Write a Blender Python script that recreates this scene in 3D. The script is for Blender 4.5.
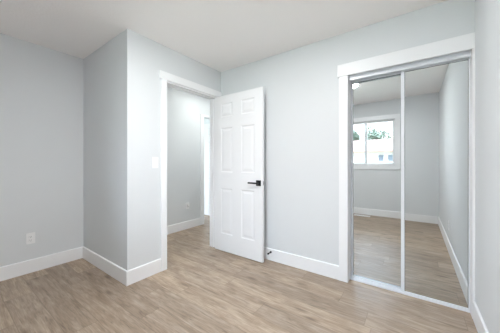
import bpy, bmesh, math, random
from mathutils import Vector, Matrix
random.seed(7)
for o in list(bpy.data.objects):
    bpy.data.objects.remove(o)
scene = bpy.context.scene
COL = scene.collection

# ------------------------------------------------------------------ camera
cam_d = bpy.data.cameras.new('camera')
cam = bpy.data.objects.new('camera', cam_d)
COL.objects.link(cam)
cam.location = (2.213, -2.3615, 1.159)
cam.rotation_euler = (math.pi / 2, 0, 0.626)
cam_d.sensor_width = 36
cam_d.lens = 228.03 / 500 * 36
cam_d.shift_y = -(166.5 - 163.225) / 500
cam_d.clip_start = 0.02
scene.camera = cam

# ------------------------------------------------------------------ world, sun, exposure
world = bpy.data.worlds.new('world')
scene.world = world
world.use_nodes = True
wn = world.node_tree.nodes
wl = world.node_tree.links
bg = wn['Background']
geo = wn.new('ShaderNodeTexCoord')
sep = wn.new('ShaderNodeSeparateXYZ')
ramp = wn.new('ShaderNodeValToRGB')
ramp.color_ramp.elements[0].position = 0.0
ramp.color_ramp.elements[0].color = (0.93, 0.96, 1.0, 1)
ramp.color_ramp.elements[1].position = 0.7
ramp.color_ramp.elements[1].color = (0.55, 0.74, 1.0, 1)
wl.new(geo.outputs['Generated'], sep.inputs[0])
wl.new(sep.outputs['Z'], ramp.inputs[0])
wl.new(ramp.outputs[0], bg.inputs[0])
sramp = wn.new('ShaderNodeMapRange')        # overcast-bright sky: brighter towards the zenith
sramp.inputs['From Min'].default_value = 0.0
sramp.inputs['From Max'].default_value = 0.9
sramp.inputs['To Min'].default_value = 1.3
sramp.inputs['To Max'].default_value = 13.0
wl.new(sep.outputs['Z'], sramp.inputs['Value'])
dot = wn.new('ShaderNodeVectorMath')           # added glow in an unseen part of the sky, brightens the left walls
dot.operation = 'DOT_PRODUCT'
dot.inputs[1].default_value = Vector((0.88, -0.36, 0.30)).normalized()
wl.new(geo.outputs['Generated'], dot.inputs[0])
side_glow = wn.new('ShaderNodeMapRange')
side_glow.interpolation_type = 'SMOOTHSTEP'
side_glow.inputs['From Min'].default_value = 0.15
side_glow.inputs['From Max'].default_value = 1.0
side_glow.inputs['To Min'].default_value = 0.0
side_glow.inputs['To Max'].default_value = 3.0
wl.new(dot.outputs['Value'], side_glow.inputs['Value'])
add = wn.new('ShaderNodeMath')
wl.new(sramp.outputs[0], add.inputs[0])
wl.new(side_glow.outputs[0], add.inputs[1])
wl.new(add.outputs[0], bg.inputs[1])

sun_d = bpy.data.lights.new('sun', 'SUN')
sun_d.energy = 1.5
sun_d.angle = math.radians(0.6)
sun_d.color = (1.0, 0.95, 0.88)
sun = bpy.data.objects.new('sun', sun_d)
COL.objects.link(sun)
sun.rotation_euler = (math.radians(-42), math.radians(14), 0)   # comes from beyond the closet wall, high

scene.view_settings.view_transform = 'Standard'
scene.view_settings.look = 'None'
scene.view_settings.gamma = 1.0
scene.view_settings.use_curve_mapping = False
scene.view_settings.exposure = 1.03
LAMP = 78.0
HALL_LAMP = 22.0

scene.cycles.max_bounces = 14
scene.cycles.diffuse_bounces = 8
scene.cycles.glossy_bounces = 6
scene.cycles.transmission_bounces = 8
scene.cycles.transparent_max_bounces = 12
scene.cycles.caustics_reflective = True
scene.cycles.sample_clamp_indirect = 6.0

# ------------------------------------------------------------------ materials
def mat(name, color, rough=0.5, metal=0.0, spec=0.5, bump=0.0, bscale=200.0, vary=0.0, detail=3):
    m = bpy.data.materials.new(name)
    m.use_nodes = True
    n = m.node_tree.nodes
    l = m.node_tree.links
    b = n['Principled BSDF']
    b.inputs['Base Color'].default_value = (*color, 1)
    b.inputs['Roughness'].default_value = rough
    b.inputs['Metallic'].default_value = metal
    b.inputs['Specular IOR Level'].default_value = spec
    tc = n.new('ShaderNodeTexCoord')
    if bump:
        t = n.new('ShaderNodeTexNoise')
        t.inputs['Scale'].default_value = bscale
        t.inputs['Detail'].default_value = detail
        l.new(tc.outputs['Object'], t.inputs['Vector'])
        bp = n.new('ShaderNodeBump')
        bp.inputs['Strength'].default_value = bump
        bp.inputs['Distance'].default_value = 0.004
        l.new(t.outputs['Fac'], bp.inputs['Height'])
        l.new(bp.outputs[0], b.inputs['Normal'])
    if vary:
        t = n.new('ShaderNodeTexNoise')
        t.inputs['Scale'].default_value = 6
        t.inputs['Detail'].default_value = 4
        l.new(tc.outputs['Object'], t.inputs['Vector'])
        mx = n.new('ShaderNodeMix')
        mx.data_type = 'RGBA'
        mx.inputs[6].default_value = (*[c * (1 - vary) for c in color], 1)
        mx.inputs[7].default_value = (*[min(1, c * (1 + vary)) for c in color], 1)
        l.new(t.outputs['Fac'], mx.inputs[0])
        l.new(mx.outputs[2], b.inputs['Base Color'])
    return m

M = {}
M['wall'] = mat('grey_wall_paint', (0.72, 0.74, 0.752), 0.6, spec=0.3, bump=0.10, bscale=90, vary=0.01)
M['ceiling'] = mat('ceiling_paint', (0.95, 0.925, 0.915), 0.9, spec=0.1, bump=0.5, bscale=55, detail=6)
M['trim'] = mat('white_trim_paint', (0.88, 0.885, 0.895), 0.35, spec=0.4, vary=0.006)
M['door'] = mat('white_door_paint', (0.86, 0.865, 0.875), 0.42, spec=0.4, bump=0.05, bscale=60)
M['vinyl'] = mat('white_vinyl', (0.82, 0.83, 0.84), 0.3, vary=0.006)
M['alu'] = mat('white_enamelled_metal', (0.80, 0.82, 0.86), 0.25, spec=0.6, vary=0.006)
M['mirror'] = mat('mirror_glass', (0.74, 0.77, 0.775), 0.0, metal=1.0)
M['backing'] = mat('mirror_backing', (0.3, 0.31, 0.32), 0.7, vary=0.05)
M['seal'] = mat('dark_gasket', (0.10, 0.11, 0.12), 0.5, vary=0.05)
M['black'] = mat('satin_black_metal', (0.035, 0.036, 0.042), 0.28, metal=0.6, vary=0.1)
M['steel'] = mat('brushed_steel', (0.45, 0.45, 0.46), 0.3, metal=1.0, vary=0.05)
M['rubber'] = mat('black_rubber', (0.02, 0.02, 0.02), 0.7, vary=0.1)
M['plate'] = mat('white_plastic', (0.86, 0.865, 0.87), 0.3, vary=0.005)
M['slot'] = mat('dark_slot', (0.05, 0.05, 0.05), 0.6, vary=0.05)
M['siding'] = mat('white_siding', (0.52, 0.49, 0.46), 0.8, vary=0.03)
M['shingle'] = mat('brown_shingles', (0.24, 0.13, 0.10), 0.9, vary=0.2)
M['extglass'] = mat('dark_window_glass', (0.10, 0.11, 0.13), 0.1, vary=0.1)
M['leaf'] = mat('tree_leaves', (0.17, 0.20, 0.14), 0.7, vary=0.35)
M['bark'] = mat('tree_bark', (0.16, 0.12, 0.09), 0.9, bump=0.5, bscale=20, vary=0.2)
M['yard'] = mat('dry_lawn', (0.36, 0.35, 0.24), 0.95, vary=0.2)

def glass_mat():
    m = bpy.data.materials.new('clear_window_glass')
    m.use_nodes = True
    n = m.node_tree.nodes
    l = m.node_tree.links
    n.remove(n['Principled BSDF'])
    out = n['Material Output']
    tr = n.new('ShaderNodeBsdfTransparent')
    tr.inputs[0].default_value = (0.96, 0.98, 0.98, 1)
    gl = n.new('ShaderNodeBsdfGlossy')
    gl.inputs['Roughness'].default_value = 0.0
    fr = n.new('ShaderNodeFresnel')
    fr.inputs[0].default_value = 1.45
    mx = n.new('ShaderNodeMixShader')
    l.new(fr.outputs[0], mx.inputs[0])
    l.new(tr.outputs[0], mx.inputs[1])
    l.new(gl.outputs[0], mx.inputs[2])
    l.new(mx.outputs[0], out.inputs[0])
    return m
M['glass'] = glass_mat()

def emit_mat(name, color, strength):
    m = mat(name, color, 0.4)
    b = m.node_tree.nodes['Principled BSDF']
    b.inputs['Emission Color'].default_value = (*color, 1)
    b.inputs['Emission Strength'].default_value = strength
    return m
M['lamp'] = emit_mat('lit_opal_glass', (0.975, 0.985, 1.0), LAMP)
M['hall_lamp'] = emit_mat('lit_opal_glass_hall', (0.97, 1.0, 0.97), HALL_LAMP)

def floor_mat():
    m = bpy.data.materials.new('oak_vinyl_planks')
    m.use_nodes = True
    n = m.node_tree.nodes
    l = m.node_tree.links
    b = n['Principled BSDF']
    def math_(op, a, b_=None, c=None):
        k = n.new('ShaderNodeMath')
        k.operation = op
        for i, v in enumerate((a, b_, c)):
            if v is None:
                continue
            if isinstance(v, (int, float)):
                k.inputs[i].default_value = v
            else:
                l.new(v, k.inputs[i])
        return k.outputs[0]
    def comb(x, y, z):
        k = n.new('ShaderNodeCombineXYZ')
        for i, v in enumerate((x, y, z)):
            if isinstance(v, (int, float)):
                k.inputs[i].default_value = v
            else:
                l.new(v, k.inputs[i])
        return k.outputs[0]
    def noise(vec, scale, detail, rough=0.5, dist=0.0):
        k = n.new('ShaderNodeTexNoise')
        k.inputs['Scale'].default_value = scale
        k.inputs['Detail'].default_value = detail
        k.inputs['Roughness'].default_value = rough
        k.inputs['Distortion'].default_value = dist
        l.new(vec, k.inputs['Vector'])
        return k.outputs['Fac']
    def cramp(fac, stops):
        k = n.new('ShaderNodeValToRGB')
        e = k.color_ramp.elements
        while len(e) < len(stops):
            e.new(0.5)
        for i, (p, c) in enumerate(stops):
            e[i].position = p
            e[i].color = (*c, 1) if len(c) == 3 else c
        l.new(fac, k.inputs[0])
        return k.outputs[0]
    def mix(kind, fac, a, b_):
        k = n.new('ShaderNodeMix')
        k.data_type = 'RGBA'
        k.blend_type = kind
        if isinstance(fac, (int, float)):
            k.inputs[0].default_value = fac
        else:
            l.new(fac, k.inputs[0])
        for i, v in ((6, a), (7, b_)):
            if isinstance(v, tuple):
                k.inputs[i].default_value = (*v, 1)
            else:
                l.new(v, k.inputs[i])
        return k.outputs[2]
    tc = n.new('ShaderNodeTexCoord')
    s = n.new('ShaderNodeSeparateXYZ')
    l.new(tc.outputs['Object'], s.inputs[0])
    X, Y = s.outputs['X'], s.outputs['Y']
    PW, PL = 0.182, 1.22
    yr = math_('DIVIDE', math_('ADD', Y, 10.03), PW)
    row = math_('FLOOR', yr)
    fy = math_('FRACT', yr)
    wn1 = n.new('ShaderNodeTexWhiteNoise')
    wn1.noise_dimensions = '1D'
    l.new(row, wn1.inputs['W'])
    xr = math_('ADD', math_('DIVIDE', math_('ADD', X, 10.0), PL), wn1.outputs['Value'])
    colm = math_('FLOOR', xr)
    fx = math_('FRACT', xr)
    wn2 = n.new('ShaderNodeTexWhiteNoise')
    wn2.noise_dimensions = '2D'
    l.new(comb(row, colm, 0), wn2.inputs['Vector'])
    rnd = wn2.outputs['Value']
    off = math_('MULTIPLY', rnd, 37.0)
    # broad figure, long grain, fine grain
    v1 = comb(math_('ADD', math_('MULTIPLY', X, 1.8), off), math_('MULTIPLY', Y, 9.0), off)
    v2 = comb(math_('ADD', math_('MULTIPLY', X, 5.0), off), math_('MULTIPLY', Y, 50.0), off)
    v3 = comb(math_('ADD', math_('MULTIPLY', X, 9.0), off), math_('MULTIPLY', Y, 160.0), off)
    f1 = noise(v1, 1.5, 5, 0.6, 1.2)
    f2 = noise(v2, 1.0, 5, 0.68, 0.8)
    f3 = noise(v3, 1.0, 3, 0.6, 0.0)
    base = cramp(f1, [(0.30, (0.312, 0.232, 0.169)), (0.46, (0.38, 0.294, 0.22)),
                      (0.58, (0.437, 0.347, 0.266)), (0.74, (0.494, 0.406, 0.323))])
    g2 = cramp(f2, [(0.32, (0.60, 0.58, 0.56)), (0.46, (0.93, 0.92, 0.91)), (0.66, (1.12, 1.12, 1.12))])
    g3 = cramp(f3, [(0.34, (0.78, 0.77, 0.76)), (0.6, (1.04, 1.04, 1.04))])
    c = mix('MULTIPLY', 0.9, base, g2)
    c = mix('MULTIPLY', 0.8, c, g3)
    tone = cramp(rnd, [(0.0, (0.86, 0.85, 0.85)), (0.5, (1.0, 0.99, 0.98)), (1.0, (1.12, 1.10, 1.07))])
    c = mix('MULTIPLY', 1.0, c, tone)
    # knots: sparse stretched dark spots
    vk = n.new('ShaderNodeTexVoronoi')
    vk.inputs['Scale'].default_value = 1.0
    l.new(comb(math_('ADD', math_('MULTIPLY', X, 3.2), off), math_('ADD', math_('MULTIPLY', Y, 9.0), off), 0), vk.inputs['Vector'])
    kd = cramp(vk.outputs['Distance'], [(0.0, (1, 1, 1)), (0.09, (0.75, 0.75, 0.75)), (0.27, (0, 0, 0))])
    ks = n.new('ShaderNodeSeparateColor')
    l.new(vk.outputs['Color'], ks.inputs[0])
    knot = math_('MULTIPLY', kd, math_('LESS_THAN', ks.outputs[0], 0.6))
    c = mix('MIX', math_('MULTIPLY', knot, 0.8), c, (0.13, 0.088, 0.06))
    # seams
    ex = math_('MULTIPLY', math_('MINIMUM', fx, math_('SUBTRACT', 1.0, fx)), PL)
    ey = math_('MULTIPLY', math_('MINIMUM', fy, math_('SUBTRACT', 1.0, fy)), PW)
    d = math_('MINIMUM', ex, ey)
    seam = cramp(math_('MULTIPLY', d, 100.0), [(0.08, (1, 1, 1)), (0.26, (0, 0, 0))])
    c = mix('MIX', math_('MULTIPLY', seam, 0.6), c, (0.16, 0.115, 0.085))
    l.new(c, b.inputs['Base Color'])
    b.inputs['Specular IOR Level'].default_value = 0.45
    rr = math_('ADD', math_('MULTIPLY', f2, 0.12), 0.36)
    l.new(rr, b.inputs['Roughness'])
    bp = n.new('ShaderNodeBump')
    bp.inputs['Strength'].default_value = 0.12
    bp.inputs['Distance'].default_value = 0.002
    l.new(math_('SUBTRACT', f3, seam), bp.inputs['Height'])
    l.new(bp.outputs[0], b.inputs['Normal'])
    return m
M['floor'] = floor_mat()

# ------------------------------------------------------------------ helpers
def link(name, bm, m, parent=None, loc=None, smooth=False):
    me = bpy.data.meshes.new(name)
    bmesh.ops.recalc_face_normals(bm, faces=bm.faces)
    bm.to_mesh(me)
    bm.free()
    for mm in (m if isinstance(m, (list, tuple)) else [m]):
        me.materials.append(mm)
    if smooth:
        for p in me.polygons:
            p.use_smooth = True
    o = bpy.data.objects.new(name, me)
    COL.objects.link(o)
    if parent:
        o.parent = parent
    if loc:
        o.location = loc
    return o

def add_box(bm, a, b, bevel=0.0, seg=2):
    lo = [min(a[i], b[i]) for i in range(3)]
    hi = [max(a[i], b[i]) for i in range(3)]
    r = bmesh.ops.create_cube(bm, size=1.0)
    vs = r['verts']
    for v in vs:
        v.co = Vector([(lo[i] + hi[i]) / 2 + v.co[i] * (hi[i] - lo[i]) for i in range(3)])
    if bevel:
        es = list({e for v in vs for e in v.link_edges})
        bmesh.ops.bevel(bm, geom=es, offset=bevel, segments=seg, affect='EDGES', profile=0.5)
    return vs

def box(name, a, b, m, parent=None, bevel=0.0):
    bm = bmesh.new()
    add_box(bm, a, b, bevel)
    return link(name, bm, m, parent)

def boxes(name, lst, m, parent=None, bevel=0.0):
    bm = bmesh.new()
    for a, b in lst:
        add_box(bm, a, b, bevel)
    return link(name, bm, m, parent)

def extrude_poly(bm, pts, axis, d0, d1):
    """pts: 2-D outline in the two axes other than `axis`, extruded from d0 to d1"""
    def P(u, v, w):
        return {0: (w, u, v), 1: (u, w, v), 2: (u, v, w)}[axis]
    a = [bm.verts.new(P(u, v, d0)) for u, v in pts]
    b = [bm.verts.new(P(u, v, d1)) for u, v in pts]
    bm.faces.new(a)
    bm.faces.new(b)
    k = len(pts)
    for i in range(k):
        bm.faces.new((a[i], a[(i + 1) % k], b[(i + 1) % k], b[i]))

def tag(o, label=None, cat=None, group=None, kind=None):
    if label:
        o['label'] = label
    if cat:
        o['category'] = cat
    if group:
        o['group'] = group
    if kind:
        o['kind'] = kind
    return o

def struct(o, label, cat):
    return tag(o, label, cat, kind='structure')

def empty(name, loc=(0, 0, 0)):
    o = bpy.data.objects.new(name, None)
    o.empty_display_size = 0.1
    COL.objects.link(o)
    o.location = loc
    return o

def lathe(bm, prof, seg=40, axis='Z', origin=(0, 0, 0)):
    rings = []
    for r, z in prof:
        ring = []
        for i in range(seg):
            a = 2 * math.pi * i / seg
            if axis == 'Z':
                c = (r * math.cos(a), r * math.sin(a), z)
            elif axis == 'Y':
                c = (r * math.cos(a), z, r * math.sin(a))
            else:
                c = (z, r * math.cos(a), r * math.sin(a))
            ring.append(bm.verts.new(Vector(c) + Vector(origin)))
        rings.append(ring)
    for a, b in zip(rings, rings[1:]):
        for i in range(seg):
            bm.faces.new((a[i], a[(i + 1) % seg], b[(i + 1) % seg], b[i]))
    bm.faces.new(rings[0])
    bm.faces.new(rings[-1])

# ------------------------------------------------------------------ dimensions
A, B, W, L, H = 1.289, 1.092, 2.575, 2.96, 2.44
T = 0.11
HX = -1.055          # hall wall plane
OY0, OY1, OZ = -0.887, -0.085, 2.07   # rough opening of the bedroom door
CX0, CZ = 1.686, 2.012                 # closet opening
WX0, WX1, WZ0, WZ1 = 0.79, 1.88, 1.09, 2.04   # window hole
HY = 1.23            # end wall of the hall

# ------------------------------------------------------------------ structure
struct(box('floor', (-2.3, -L - T, -0.12), (W + T, HY + T, 0), M['floor']),
       'greige oak plank floor running through the bedroom into the hall', 'floor')
struct(box('ceiling', (-2.3, -L - T, H), (W + T, HY + T, H + 0.15), M['ceiling']),
       'lightly textured off-white ceiling over the room', 'ceiling')
struct(box('wall_left', (-B - T, -L - T, 0), (-B, -A, H), M['wall']),
       'light grey wall with the low outlet, left of the nook corner', 'wall')
struct(box('wall_nook', (-B - T, -A, 0), (0, -A + T, H), M['wall']),
       'narrow bluish grey wall face between the inner and outer corners', 'wall')
bm = bmesh.new()
extrude_poly(bm, [(-A + T, 0), (OY0, 0), (OY0, OZ), (OY1, OZ), (OY1, 0), (HY, 0), (HY, H), (-A + T, H)], 0, -T, 0)
struct(link('wall_doorway', bm, M['wall']), 'light grey wall pierced by the open bedroom doorway', 'wall')
bm = bmesh.new()
extrude_poly(bm, [(0, 0), (CX0, 0), (CX0, CZ + 0.04), (W, CZ + 0.04), (W, H), (0, H)], 1, 0, T)
struct(link('wall_back', bm, M['wall']), 'pale grey wall behind the open door and around the mirrored closet', 'wall')
struct(box('wall_right', (W, -L - T, 0), (W + T, HY + T, H), M['wall']),
       'light grey wall beside the mirrored closet at the picture edge', 'wall')
struct(boxes('wall_window', [((-B - T, -L - T, 0), (WX0, -L, H)), ((WX1, -L - T, 0), (W, -L, H)),
                             ((WX0, -L - T, 0), (WX1, -L, WZ0)), ((WX0, -L - T, WZ1), (WX1, -L, H))], M['wall']),
       'grey wall around the window, seen in the closet mirror', 'wall')
struct(box('wall_closet', (0, 0.70, 0), (W, 0.70 + T, H), M['wall']),
       'grey rear wall of the closet behind the mirrored doors', 'wall')
bm = bmesh.new()
extrude_poly(bm, [(-A + T, 0), (0.645, 0), (0.645, 2.05), (1.2, 2.05), (1.2, 0), (HY, 0), (HY, H), (-A + T, H)], 0, HX - T, HX)
struct(link('wall_hall', bm, M['wall']), 'pale grey hall wall seen through the open doorway', 'wall')
struct(box('wall_hall_end', (-2.3, HY, 0), (W, HY + T, H), M['wall']),
       'wall around the far hall door above and beside it', 'wall')
struct(box('wall_hall_far', (-2.3 - T, -A, 0), (-2.3, HY + T, H), M['wall']),
       'grey wall closing the space beyond the hall', 'wall')

# baseboards: flat board with an eased top edge
BH, BT = 0.138, 0.013
def baseboard(name, axis, face, n, s0, s1, label, h=BH):
    """board along `axis` standing on plane `face`, thickness towards n (+1/-1)"""
    prof = [(0, 0), (BT, 0), (BT, h - 0.006), (BT - 0.005, h), (0, h)]
    bm = bmesh.new()
    pts = [(face + n * u, v) for u, v in prof]
    if axis == 0:      # runs along x: outline in (y, z)
        extrude_poly(bm, pts, 0, s0, s1)
    else:
        extrude_poly(bm, pts, 1, s0, s1)
    return struct(link(name, bm, M['trim']), label, 'baseboard')
baseboard('baseboard_left', 1, -B, 1, -L, -A, 'white baseboard under the low outlet on the left wall')
baseboard('baseboard_nook', 0, -A, -1, -B, 0, 'white baseboard of the narrow wall between two corners')
baseboard('baseboard_doorway', 1, 0, 1, -A - BT, -0.94, 'short white baseboard between outer corner and door casing')
baseboard('baseboard_back', 0, 0, -1, 0, 1.605, 'white baseboard between the open door and the closet casing')
baseboard('baseboard_right', 1, W, -1, -L, -0.02, 'white baseboard along the right wall beside the closet')
baseboard('baseboard_window', 0, -L, 1, -B, W, 'white baseboard under the window, seen in the closet mirror')
baseboard('baseboard_hall', 1, HX, 1, -A + T, 0.565, 'white baseboard of the hall wall seen through the doorway')

# bedroom door casing and jambs
struct(box('trim_1', (0, -0.94, 0), (0.018, -0.872, 2.066), M['trim'], bevel=0.002),
       'white upright casing on the left of the bedroom doorway', 'door trim')
struct(box('trim_2', (0, -0.958, 2.066), (0.022, -0.002, 2.150), M['trim'], bevel=0.002),
       'white header board across the top of the bedroom doorway', 'door trim')
struct(box('trim_3', (0, -0.100, 0), (0.018, -0.03, 2.066), M['trim'], bevel=0.002),
       'white upright casing behind the hinge side of the open door', 'door trim')
jl = boxes('trim_4', [((-T - 0.005, OY0, 0), (0.004, -0.867, 2.05)), ((-T - 0.005, -0.105, 0), (0.004, OY1, 2.05)),
                      ((-T - 0.005, OY0, 2.05), (0.004, OY1, 2.07))], M['trim'])
struct(jl, 'white jamb lining inside the bedroom doorway', 'door trim')
boxes('door_stop_strip', [((-0.075, -0.867, 0), (-0.038, -0.856, 2.05)), ((-0.075, -0.116, 0), (-0.038, -0.105, 2.05)),
                          ((-0.075, -0.867, 2.039), (-0.038, -0.105, 2.05))], M['trim'], jl, bevel=0.002)
box('strike_plate', (-0.030, -0.8672, 0.89), (-0.006, -0.8660, 0.955), M['black'], jl)

# hall doorway casing
struct(box('trim_5', (HX, 0.565, 0), (HX + 0.018, 0.645, 2.04), M['trim'], bevel=0.002),
       'white upright casing at the end of the hall wall', 'door trim')
struct(box('trim_6', (HX, 0.555, 2.04), (HX + 0.020, 1.2, 2.085), M['trim'], bevel=0.002),
       'white header board over the far hall opening', 'door trim')

# closet casing
struct(box('trim_7', (1.603, -0.018, 0), (CX0, 0, CZ), M['trim'], bevel=0.002),
       'white upright casing left of the mirrored closet doors', 'closet trim')
struct(box('trim_8', (1.590, -0.022, CZ), (W, 0, 2.128), M['trim'], bevel=0.002),
       'wide white header board over the mirrored closet doors', 'closet trim')
struct(box('trim_9', (2.560, -0.018, 0), (W, 0.16, CZ), M['trim'], bevel=0.001),
       'narrow white strip between the closet and the right wall', 'closet trim')
struct(box('trim_10', (CX0 - 0.001, 0.0, 0), (CX0 + 0.001, T, CZ + 0.04), M['trim']),
       'white jamb lining inside the left of the closet opening', 'closet trim')

# ------------------------------------------------------------------ closet tracks and mirrored doors
TY = 0.068        # front of the tracks
tk = boxes('closet_track', [((CX0 + 0.002, 0.032, 1.973), (2.560, 0.036, 2.052)),
                            ((CX0 + 0.002, 0.036, 2.048), (2.562, TY + 0.09, 2.052)),
                            ((CX0 + 0.002, TY + 0.042, 1.988), (2.562, TY + 0.045, 2.048)),
                            ((CX0 + 0.002, TY + 0.086, 1.988), (2.562, TY + 0.09, 2.048))], M['alu'])
tag(tk, 'white metal top track above the mirrored sliding doors', 'door track')
tb = boxes('closet_floor_track', [((CX0 + 0.002, TY, 0), (2.562, TY + 0.09, 0.004))] +
           [((CX0 + 0.002, TY + y, 0.004), (2.562, TY + y + 0.004, 0.016)) for y in (0.0, 0.022, 0.043, 0.064, 0.086)], M['alu'])
tag(tb, 'ribbed white metal floor track under the mirrored sliding doors', 'door track')

def mirror_door(label, x0, x1, y, wl_, wr):
    e = empty('wardrobe_door', ((x0 + x1) / 2, y, 0.009))
    tag(e, label, 'mirrored door', 'sliding mirrored closet doors')
    e['kind'] = 'thing'
    e.rotation_euler = (0.005, 0, 0)
    hx = (x1 - x0) / 2
    z0, z1 = 0.0, 1.975
    D = 0.020
    def stile(a, b, label_=None):
        o = box('stile', (a, -D / 2, z0), (b, D / 2, z1), M['alu'], e, bevel=0.003)
        return o
    stile(-hx, -hx + wl_)
    stile(hx - wr, hx)
    box('top_rail', (-hx + wl_, -0.008, z1 - 0.018), (hx - wr, 0.008, z1), M['alu'], e, bevel=0.002)
    box('bottom_rail', (-hx + wl_, -0.009, z0), (hx - wr, 0.009, z0 + 0.019), M['alu'], e, bevel=0.002)
    mi = box('mirror', (-hx + wl_ - 0.002, -0.004, z0 + 0.017), (hx - wr + 0.002, 0.001, z1 - 0.016), M['mirror'], e)
    box('backing', (-hx + wl_ - 0.002, 0.0015, z0 + 0.017), (hx - wr + 0.002, 0.004, z1 - 0.016), M['backing'], e)
    boxes('gasket', [((-hx + wl_, -0.006, z0 + 0.019), (-hx + wl_ + 0.003, -0.0042, z1 - 0.018)),
                     ((hx - wr - 0.003, -0.006, z0 + 0.019), (hx - wr, -0.0042, z1 - 0.018)),
                     ((-hx + wl_, -0.006, z1 - 0.022), (hx - wr, -0.0042, z1 - 0.018))], M['seal'], e)
    return e
mirror_door('tall sliding mirror door that reflects the window', 1.689, 2.148, TY + 0.052, 0.018, 0.026)
mirror_door('tall sliding mirror door against the right wall, reflecting bare corner', 2.112, 2.560, TY + 0.014, 0.027, 0.009)

# ------------------------------------------------------------------ six-panel doors
def panel_door_mesh(w, h, t, cols, rows, two_sided=True):
    """slab from (0,0,0) to (w,t,h); the moulded faces at y=0 (and y=t)"""
    bm = bmesh.new()
    xs = sorted({0, w} | {c for cc in cols for c in cc})
    zs = sorted({0, h} | {r for rr in rows for r in rr})
    def face(y, d):
        g = {(i, j): bm.verts.new((x, y, z)) for i, x in enumerate(xs) for j, z in enumerate(zs)}
        for i in range(len(xs) - 1):
            for j in range(len(zs) - 1):
                q = [g[i, j], g[i + 1, j], g[i + 1, j + 1], g[i, j + 1]]
                if (xs[i], xs[i + 1]) in cols and (zs[j], zs[j + 1]) in rows:
                    prev = q
                    for ins, dep in ((0.006, 0.003), (0.013, 0.0055), (0.022, 0.0055), (0.048, 0.0015)):
                        x0, x1 = xs[i] + ins, xs[i + 1] - ins
                        z0, z1 = zs[j] + ins, zs[j + 1] - ins
                        yy = y + d * dep
                        cur = [bm.verts.new((x0, yy, z0)), bm.verts.new((x1, yy, z0)), bm.verts.new((x1, yy, z1)), bm.verts.new((x0, yy, z1))]
                        for k in range(4):
                            bm.faces.new((prev[k], prev[(k + 1) % 4], cur[(k + 1) % 4], cur[k]))
                        prev = cur
                    bm.faces.new(prev)
                else:
                    bm.faces.new(q)
        return g
    a = face(0, 1)
    b = face(t, -1)
    nx, nz = len(xs) - 1, len(zs) - 1
    for i in range(nx):
        bm.faces.new((a[i, 0], a[i + 1, 0], b[i + 1, 0], b[i, 0]))
        bm.faces.new((a[i, nz], a[i + 1, nz], b[i + 1, nz], b[i, nz]))
    for j in range(nz):
        bm.faces.new((a[0, j], a[0, j + 1], b[0, j + 1], b[0, j]))
        bm.faces.new((a[nx, j], a[nx, j + 1], b[nx, j + 1], b[nx, j]))
    return bm
cols = [(0.108, 0.308), (0.447, 0.650)]
rows = [(0.227, 0.822), (1.032, 1.612), (1.752, 1.932)]
d1 = empty('door_1', (0.030, -0.146, 0.010))
struct(d1, 'open white six-panel door with a black lever handle', 'door')
link('door_leaf', panel_door_mesh(0.76, 2.033, 0.035, cols, rows), M['door'], d1)

def lever(parent, x, z, y, s, m=M['black'], d=-1):
    """s = direction of lever along x, d = side it sticks out on"""
    bm = bmesh.new()
    add_box(bm, (x - 0.033, y, z - 0.033), (x + 0.033, y + d * 0.009, z + 0.033), 0.0025)
    rose = link('handle_rose', bm, m, parent)
    bm = bmesh.new()
    lathe(bm, [(0.0105, y + d * 0.009), (0.0105, y + d * 0.048)], 24, 'Y', (x, 0, z))
    link('handle_neck', bm, m, rose, smooth=False)
    bm = bmesh.new()
    add_box(bm, (x - s * 0.013, y + d * 0.040, z - 0.010), (x + s * 0.125, y + d * 0.052, z + 0.010), 0.004)
    link('lever', bm, m, rose)
    return rose
r = lever(d1, 0.706, 0.917, 0, -1)
r['label'] = 'square black door rose with lever'
r2 = lever(d1, 0.706, 0.917, 0.035, -1, d=1)
bm = bmesh.new()
add_box(bm, (0.7599, 0.008, 0.893), (0.7608, 0.027, 0.941), 0.0)
add_box(bm, (0.761, 0.011, 0.906), (0.769, 0.024, 0.927), 0.001)
lt = link('latch_plate', bm, M['steel'], d1)
for z in (0.18, 1.02, 1.82):
    bm = bmesh.new()
    lathe(bm, [(0.006, z), (0.006, z + 0.089)], 16, 'Z', (-0.006, 0.040, 0))
    add_box(bm, (-0.0015, 0.003, z), (0.0, 0.036, z + 0.089))
    link('hinge', bm, M['black'], d1)

# far hall door
d2 = empty('door_2', (-1.98, HY - 0.038, 0.006))
struct(d2, 'white panelled door at the far end of the hall', 'door')
link('door_leaf', panel_door_mesh(0.76, 2.03, 0.035, cols, rows), M['door'], d2)
lever(d2, 0.06, 0.92, 0, 1)

# ------------------------------------------------------------------ window
wroot = empty('window_1', (1.335, -L, 1.0))
struct(wroot, 'white sliding window reflected in the closet mirror', 'window')
def wbox(name, lst, m, bevel=0.0):
    o = boxes(name, [((a[0] - 1.335, a[1] + L, a[2] - 1.0), (b[0] - 1.335, b[1] + L, b[2] - 1.0)) for a, b in lst], m, wroot, bevel)
    return o
wbox('casing', [((0.70, -L, 2.045), (1.97, -L + 0.020, 2.134)), ((0.70, -L, 1.0), (1.97, -L + 0.020, 1.085)),
                ((0.70, -L, 1.085), (0.785, -L + 0.018, 2.045)), ((1.885, -L, 1.085), (1.97, -L + 0.018, 2.045))], M['trim'], 0.002)
wbox('reveal', [((WX0 - 0.006, -L - T, WZ0 - 0.006), (WX0 + 0.004, -L, WZ1 + 0.006)), ((WX1 - 0.004, -L - T, WZ0 - 0.006), (WX1 + 0.006, -L, WZ1 + 0.006)),
                ((WX0, -L - T, WZ0 - 0.006), (WX1, -L, WZ0 + 0.004)), ((WX0, -L - T, WZ1 - 0.004), (WX1, -L, WZ1 + 0.006))], M['trim'])
y0, y1 = -L - 0.085, -L - 0.035
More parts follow.
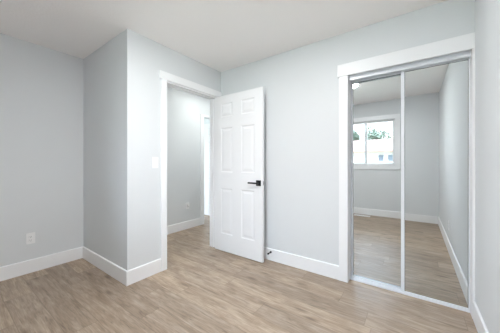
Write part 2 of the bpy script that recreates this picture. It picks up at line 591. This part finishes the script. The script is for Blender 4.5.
def ring(x0, x1, z0, z1, w, ya, yb):
    return [((x0, ya, z0), (x0 + w, yb, z1)), ((x1 - w, ya, z0), (x1, yb, z1)), ((x0 + w, ya, z0), (x1 - w, yb, z0 + w)), ((x0 + w, ya, z1 - w), (x1 - w, yb, z1))]
wbox('frame', ring(WX0 + 0.004, WX1 - 0.004, WZ0 + 0.004, WZ1 - 0.004, 0.012, y0, y1), M['vinyl'], 0.002)
for nm, xa, xb, yy in (('sash', WX0 + 0.014, 1.362, y0 + 0.026), ('sash', 1.308, WX1 - 0.014, y0 + 0.004)):
    s = wbox(nm, ring(xa, xb, WZ0 + 0.014, WZ1 - 0.014, 0.028, yy, yy + 0.022), M['vinyl'], 0.002)
    boxes('pane', [((xa + 0.026 - 1.335, yy + 0.009 + L, WZ0 + 0.04 - 1.0), (xb - 0.026 - 1.335, yy + 0.013 + L, WZ1 - 0.04 - 1.0))], M['glass'], s)

# ------------------------------------------------------------------ ceiling lamps
def ceiling_lamp(label, x, y, mlamp, rad=0.14, drop=0.03):
    e = empty('ceiling_light', (x, y, H))
    tag(e, label, 'ceiling light')
    bm = bmesh.new()
    lathe(bm, [(rad + 0.008, 0), (rad + 0.010, -0.004), (rad + 0.010, -0.010), (rad + 0.002, -0.013)], 48)
    link('base', bm, M['plate'], e)
    bm = bmesh.new()
    prof = [(rad, -0.011)]
    prof += [(rad - 0.004, -drop + 0.008), (rad - 0.014, -drop), (0.006, -drop - 0.002)]
    lathe(bm, prof, 48)
    link('diffuser', bm, mlamp, e, smooth=False)
    return e
ceiling_lamp('lit round opal ceiling lamp, glimpsed in the top of the closet mirror', 1.31, -1.47, M['lamp'], 0.155, 0.024)
ceiling_lamp('lit round ceiling lamp out in the hall', -0.42, 0.42, M['hall_lamp'], 0.14)

# ------------------------------------------------------------------ electrical
def plate_outline(parent, w, h, m, d=0.005):
    bm = bmesh.new()
    add_box(bm, (-w / 2, -d, -h / 2), (w / 2, 0, h / 2), 0.0018)
    return link('cover_plate', bm, m, parent)
def outlet(label, loc, rz):
    e = empty('power_outlet', loc)
    e.rotation_euler = (0, 0, rz)
    tag(e, label, 'outlet')
    plate_outline(e, 0.070, 0.116, M['plate'])
    for s in (-1, 1):
        bm = bmesh.new()
        add_box(bm, (-0.017, -0.0075, s * 0.0195 - 0.0145), (0.017, -0.004, s * 0.0195 + 0.0145), 0.0015)
        rc = link('socket', bm, M['plate'], e)
        bm = bmesh.new()
        z = s * 0.0195
        add_box(bm, (-0.0075, -0.0079, z - 0.002), (-0.0050, -0.0074, z + 0.007))
        add_box(bm, (0.0050, -0.0079, z - 0.001), (0.0075, -0.0074, z + 0.006))
        lathe(bm, [(0.0026, -0.0079), (0.0026, -0.0074)], 12, 'Y', (0, 0, z - 0.008))
        link('slots', bm, M['slot'], rc)
    return e
outlet('white duplex outlet low on the left wall', (-B, -1.765, 0.362), math.pi / 2)
ho = outlet('white outlet on the hall wall with a charger plugged in', (HX, 0.262, 0.405), math.pi / 2)
outlet('white outlet on the right wall, seen in the mirror', (W, -1.43, 0.33), -math.pi / 2)
e = empty('plug_in_charger', (HX + 0.0079, 0.262, 0.415))
e.rotation_euler = (0, 0, math.pi / 2)
tag(e, 'small white plug-in charger in the hall outlet', 'charger')
bm = bmesh.new()
add_box(bm, (-0.024, -0.034, -0.026), (0.024, 0, 0.026), 0.006)
link('charger_body', bm, M['plate'], e)
bm = bmesh.new()
add_box(bm, (-0.006, -0.0345, -0.018), (0.006, -0.0338, -0.012))
link('port', bm, M['slot'], e)

e = empty('light_switch', (0, -1.003, 1.166))
e.rotation_euler = (0, 0, math.pi / 2)
tag(e, 'white rocker light switch beside the bedroom doorway', 'light switch')
plate_outline(e, 0.070, 0.118, M['plate'])
bm = bmesh.new()
add_box(bm, (-0.0165, -0.0065, -0.033), (0.0165, -0.004, 0.033), 0.001)
extrude_poly(bm, [(-0.0055, -0.030), (-0.0105, 0.030), (-0.0055, 0.030)], 0, -0.0145, 0.0145)
link('rocker', bm, M['plate'], e)
for s in (-1, 1):
    bm = bmesh.new()
    lathe(bm, [(0.0028, -0.0055), (0.0028, -0.0048)], 12, 'Y', (0, 0, s * 0.048))
    link('screw', bm, M['plate'], e)

# ------------------------------------------------------------------ door stop on the baseboard
e = empty('door_stopper', (0.822, -BT, 0.100))
tag(e, 'small black spring door stopper on the baseboard behind the open door', 'door stopper')
bm = bmesh.new()
lathe(bm, [(0.013, 0.0), (0.013, -0.004), (0.006, -0.010)], 20, 'Y')
link('base', bm, M['black'], e)
bm = bmesh.new()
prof = []
for i in range(24):
    prof.append((0.0048 if i % 2 else 0.0062, -0.009 - i * 0.002))
lathe(bm, prof, 16, 'Y')
link('spring', bm, M['black'], e)
bm = bmesh.new()
lathe(bm, [(0.007, -0.052), (0.010, -0.055), (0.010, -0.068), (0.007, -0.072)], 20, 'Y')
link('rubber_tip', bm, M['rubber'], e)

# ------------------------------------------------------------------ floor register below the window
e = empty('floor_vent', (1.29, -2.80, 0))
tag(e, 'white metal floor vent under the window, seen in the mirror', 'floor vent')
bm = bmesh.new()
for a, b in (((-0.155, -0.055, 0), (0.155, -0.042, 0.006)), ((-0.155, 0.042, 0), (0.155, 0.055, 0.006)),
             ((-0.155, -0.042, 0), (-0.140, 0.042, 0.006)), ((0.140, -0.042, 0), (0.155, 0.042, 0.006))):
    add_box(bm, a, b, 0.0015)
link('frame', bm, M['plate'], e)
bm = bmesh.new()
for i in range(17):
    x = -0.128 + i * 0.016
    add_box(bm, (x - 0.005, -0.042, 0.001), (x + 0.005, 0.042, 0.0055))
add_box(bm, (-0.14, -0.005, 0.001), (0.14, 0.005, 0.0058))
link('grille', bm, M['plate'], e)
box('duct_opening', (-0.14, -0.042, 0.0), (0.14, 0.042, 0.001), M['slot'], e)

# ------------------------------------------------------------------ outside the window
struct(box('ground', (-30, -60, -1.2), (30, -L - T - 0.05, -1.0), M['yard']), 'pale sunlit yard outside the window', 'ground')
nh = empty('neighbour_house', (-1, -22, -1.0))
tag(nh, 'sunlit white house with a brown roof, seen through the window', 'house')
box('walls', (-9, -8, 0), (8, 0, 3.05), M['siding'], nh)
bm = bmesh.new()
extrude_poly(bm, [(0.5, 2.98), (0.5, 3.12), (-4, 4.5), (-8.5, 3.12), (-8.5, 2.98), (-4, 4.3)], 0, -9.4, 8.4)
link('roof', bm, M['shingle'], nh)
for xa, xb in ((0.42, 0.86), (1.2, 1.64), (-5.6, -4.4), (4.4, 5.6)):
    f = box('window', (xa - 0.06, -0.02, 2.1), (xb + 0.06, 0.04, 2.78), M['siding'], nh)
    box('pane', (xa, 0.04, 2.15), (xb, 0.05, 2.73), M['extglass'], f)

def tree(label, x, y, h, r, seed):
    rng = random.Random(seed)
    e = empty('garden_tree', (x, y, -1.0))
    tag(e, label, 'tree')
    bm = bmesh.new()
    lathe(bm, [(0.22, 0), (0.15, h * 0.3), (0.10, h * 0.6), (0.03, h * 0.9)], 12)
    link('trunk', bm, M['bark'], e)
    bm = bmesh.new()
    for i in range(5200):
        # leaf clumps gathered around a few lobes
        k = i % 14
        rk = random.Random(seed * 100 + k)
        c = Vector((rk.uniform(-.6, .6) * r, rk.uniform(-.6, .6) * r, h - r + rk.uniform(-.9, .6) * r))
        d = Vector((rng.gauss(0, 1), rng.gauss(0, 1), rng.gauss(0, 1))).normalized()
        p = c + d * r * 0.45 * rng.uniform(0.6, 1.05)
        s = 0.09 + rng.random() * 0.08
        rot = Matrix.Rotation(rng.uniform(0, 6.28), 3, 'Z') @ Matrix.Rotation(rng.uniform(-1.2, 1.2), 3, 'X')
        q = [bm.verts.new(p + rot @ Vector(v)) for v in ((-s, 0, 0), (0, -s * .5, 0.02), (s, 0, 0), (0, s * .5, 0.02))]
        bm.faces.new(q)
    link('crown', bm, M['leaf'], e)
tree('green leafy tree rising above the neighbouring roof', -2.0, -32.5, 7.3, 1.8, 3)
tree('slimmer leafy tree behind the narrower window pane', -5.2, -33.5, 6.8, 1.4, 5)
